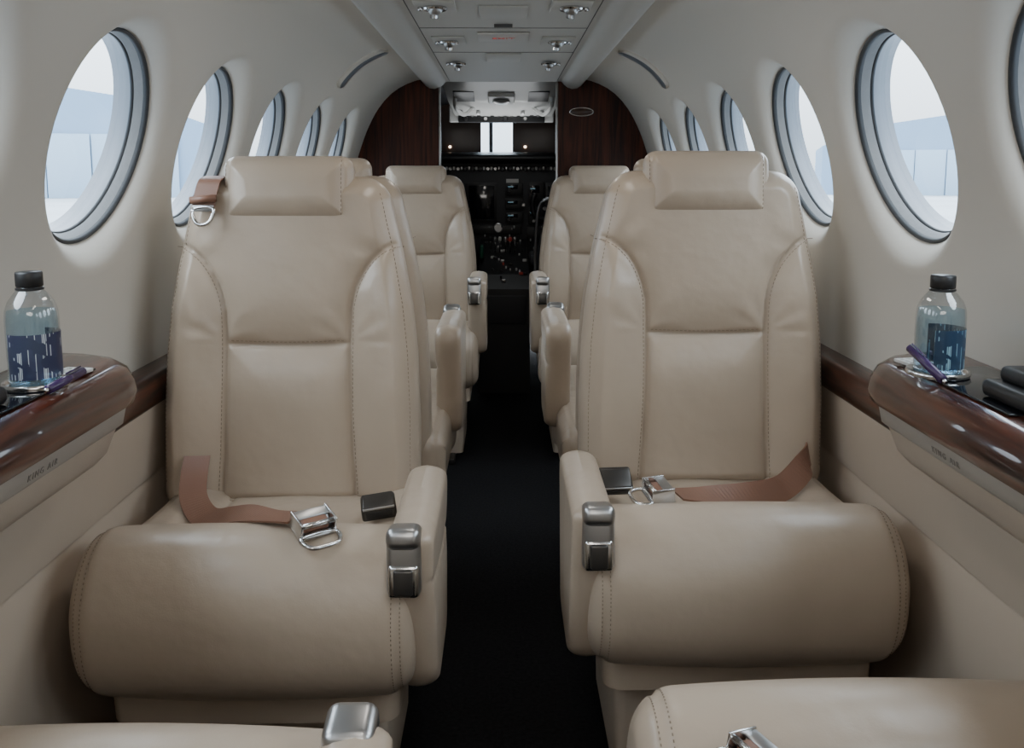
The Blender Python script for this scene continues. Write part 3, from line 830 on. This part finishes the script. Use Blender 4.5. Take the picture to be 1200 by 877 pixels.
e = empty('throttle_pedestal')
pp = [(5.08, -0.36), (4.80, -0.42), (4.50, -0.50), (4.38, -0.56), (4.36, -1.08), (5.08, -1.08)]
obj('pedestal_body', loft('pedestal_body', [[(x, y, z+H) for y, z in pp] for x in (-0.13, 0.13)], M['black'], smooth=False), e)
for i, (x, mm) in enumerate(((-0.07, 'black'), (-0.045, 'satin'), (-0.02, 'white'), (0.01, 'satin'), (0.035, 'redlit'), (0.06, 'satin'))):
    obj('lever_rod', tube('lever_rod', [(x, 4.82, -0.42+H), (x, 4.78, -0.35+H)], 0.004, M['chrome'], 8), e)
    box('lever_knob', (x, 4.778, -0.342+H), (0.018, 0.022, 0.026), M[mm], e, 0.007)
for i in range(34):
    x = random.uniform(-0.11, 0.11); y = random.uniform(4.42, 5.05)
    z = np.interp(y, [4.38, 4.5, 4.8, 5.1], [-0.56, -0.5, -0.42, -0.36])
    box('pedestal_switch', (x, y, z+0.006+H), (random.choice([0.01, 0.02]), 0.014, 0.014), M[random.choice(['white', 'satin', 'satin', 'black', 'black', 'redlit'])], e, 0.003)
box('trim_wheel', (-0.115, 4.70, -0.40+H), (0.02, 0.10, 0.07), M['green'], e, 0.01)
box('console_face_panel', (0, 4.36, -0.66+H), (0.22, 0.01, 0.14), M['cockpit'], e, 0.004)

for x in (-0.36, 0.30):
    e = empty('control_yoke', (x, 4.82, -0.20+H))
    pts = catmull([(-0.13, 0, 0.10), (-0.145, 0, 0.05), (-0.13, 0, -0.02), (-0.06, 0, -0.045), (0, 0, -0.04), (0.06, 0, -0.045), (0.13, 0, -0.02), (0.145, 0, 0.05), (0.13, 0, 0.10)], 6)
    obj('yoke_grip', tube('yoke_grip', pts, 0.014, M['black']), e)
    obj('yoke_shaft', tube('yoke_shaft', [(0, 0, -0.04), (0, 0.25, -0.05)], 0.016, M['satin']), e)
    box('yoke_hub', (0, -0.005, -0.035), (0.09, 0.03, 0.06), M['cockpit'], e, 0.01)

for x in (-0.44, 0.38):
    e = empty('pilot_seat', (x, 4.55, 0), (0, 0, math.pi))
    dk = M['cockpit']
    bm_ = back_me.copy(); bm_.materials.clear(); bm_.materials.append(dk)
    hm_ = head_me.copy(); hm_.materials.clear(); hm_.materials.append(dk)
    cm_ = cush_me.copy(); cm_.materials.clear(); cm_.materials.append(dk)
    obj('seat_back', bm_, e, (0, 0.20, 0.40), (-0.08, 0, 0), (0.9, 0.9, 0.85))
    obj('headrest', hm_, e, (0, 0.22, 0.92))
    obj('seat_cushion', cm_, e, (0, -0.22, 0.0), (0, 0, 0), (0.9, 0.8, 0.9))
    obj('seat_base', box_me('seat_base', 0.34, 0.34, 0.28, dk, 0.02), e, (0, 0.02, 0.15))
    k = -1 if x < 0 else 1
    obj('seat_frame_tube', tube('seat_frame_tube', catmull([(k*0.225, 0.2, 0.50), (k*0.225, 0.20, 0.72), (k*0.21, 0.22, 0.92), (k*0.16, 0.24, 0.97)], 6), 0.008, M['satin']), e)
    obj('seat_arm', box_me('seat_arm', 0.05, 0.28, 0.05, dk, 0.015), e, (k*0.225, 0.02, 0.66))

# ------------------------------------------------------------------ outside
obj('ground', make_mesh('ground', [(-400, -400, -0.9), (400, -400, -0.9), (400, 400, -0.9), (-400, 400, -0.9)], [(0, 1, 2, 3)], M['concrete'], False))
def hangar(x, y, rz, s=1.0):
    e = empty('hangar', (x, y, -0.9), (0, 0, rz)); e.scale = (s, s, s)
    out2 = [(-14, 0), (-14, 6), (-7, 8.5), (0, 9.5), (7, 8.5), (14, 6), (14, 0)]
    obj('hangar_hall', loft('hangar_hall', [[(a, yy, z) for a, z in out2] for yy in (-12, 12)], M['hangar'], smooth=False), e)
    for i in range(6): box('hangar_door_leaf', (-8.75+3.5*i, -12.1-0.15*(i % 2), 2.7), (3.4, 0.2, 5.4), M['door'], e, 0.02)
hangar(-42, 88, 0.3); hangar(45, 95, -0.3, 0.8)
for sg in (-1, 1):
    e = empty('tree_row')
    for i in range(16):
        me = bpy.data.meshes.new('tree_crown'); bm = bmesh.new()
        bmesh.ops.create_icosphere(bm, subdivisions=3, radius=random.uniform(4, 7))
        for v in bm.verts: v.co *= random.uniform(0.88, 1.12)
        bm.to_mesh(me); bm.free(); me.materials.append(M['trees']); me.shade_smooth()
        x = sg*(random.uniform(78, 92)+i*0.5); y = 20+i*10
        obj('tree_crown', me, e, (x, y, random.uniform(2.5, 5)))
        obj('tree_trunk', tube('tree_trunk', [(0, 0, -4), (0, 0, 0)], 0.3, M['shade'], 8), e, (x, y, 2.5))

# ------------------------------------------------------------------ world & lights : overcast sky, brighter towards the zenith
w = bpy.data.worlds.new('overcast_sky'); bpy.context.scene.world = w; w.use_nodes = True
nt = w.node_tree; bg = nt.nodes['Background']
tc = nt.nodes.new('ShaderNodeTexCoord'); sp = nt.nodes.new('ShaderNodeSeparateXYZ')
rp = nt.nodes.new('ShaderNodeMapRange'); rp.inputs['From Min'].default_value = 0.0; rp.inputs['From Max'].default_value = 0.55
rp.inputs['To Min'].default_value = 2.8; rp.inputs['To Max'].default_value = 11.5
nt.links.new(tc.outputs['Generated'], sp.inputs[0]); nt.links.new(sp.outputs['Z'], rp.inputs['Value'])
nt.links.new(rp.outputs['Result'], bg.inputs['Strength'])
bg.inputs['Color'].default_value = (0.84, 0.92, 1.0, 1)

def area(name, loc, rot, sx, sy, p, col=(1, 1, 1)):
    l = bpy.data.lights.new(name, 'AREA'); l.shape = 'RECTANGLE'; l.size = sx; l.size_y = sy; l.energy = p; l.color = col
    o_ = bpy.data.objects.new(name, l); o_.location = loc; o_.rotation_euler = rot; link(o_)
    return o_
area('aft_fill_light', (0, -0.55, 1.38), (math.radians(58), 0, 0), 0.8, 0.3, 6.0, (1, 0.95, 0.88))  # added soft fill behind the camera, not a cabin fixture
for i, y in enumerate((0.4, 1.6, 2.9)):
    area('ceiling_fill_light', (0, y, 0.40+H), (0, 0, 0), 0.10, 0.5, 1.7, (1, 0.94, 0.86))  # added fill along the aisle ceiling, stands for no visible fixture
area('cockpit_up_fill', (-0.02, 4.75, 0.12+H), (math.radians(180), 0, 0), 0.5, 0.3, 1.2, (0.95, 0.98, 1))  # added fill pointing up to brighten the overhead console
area('cockpit_panel_fill', (0, 4.5, 0.36+H), (math.radians(25), 0, 0), 0.3, 0.1, 0.8, (0.95, 0.98, 1))  # added fill aimed forward and down at the instruments

# ------------------------------------------------------------------ camera
cam = bpy.data.cameras.new('camera'); cam.sensor_width = 36; cam.lens = 31.5; cam.clip_start = 0.02; cam.clip_end = 800
cam.shift_y = -0.0796
co = bpy.data.objects.new('camera', cam); link(co)
co.location = (0, 0, H)
co.rotation_euler = (math.radians(90-7.5), 0, -math.atan(10/1050*0.99))
bpy.context.scene.camera = co
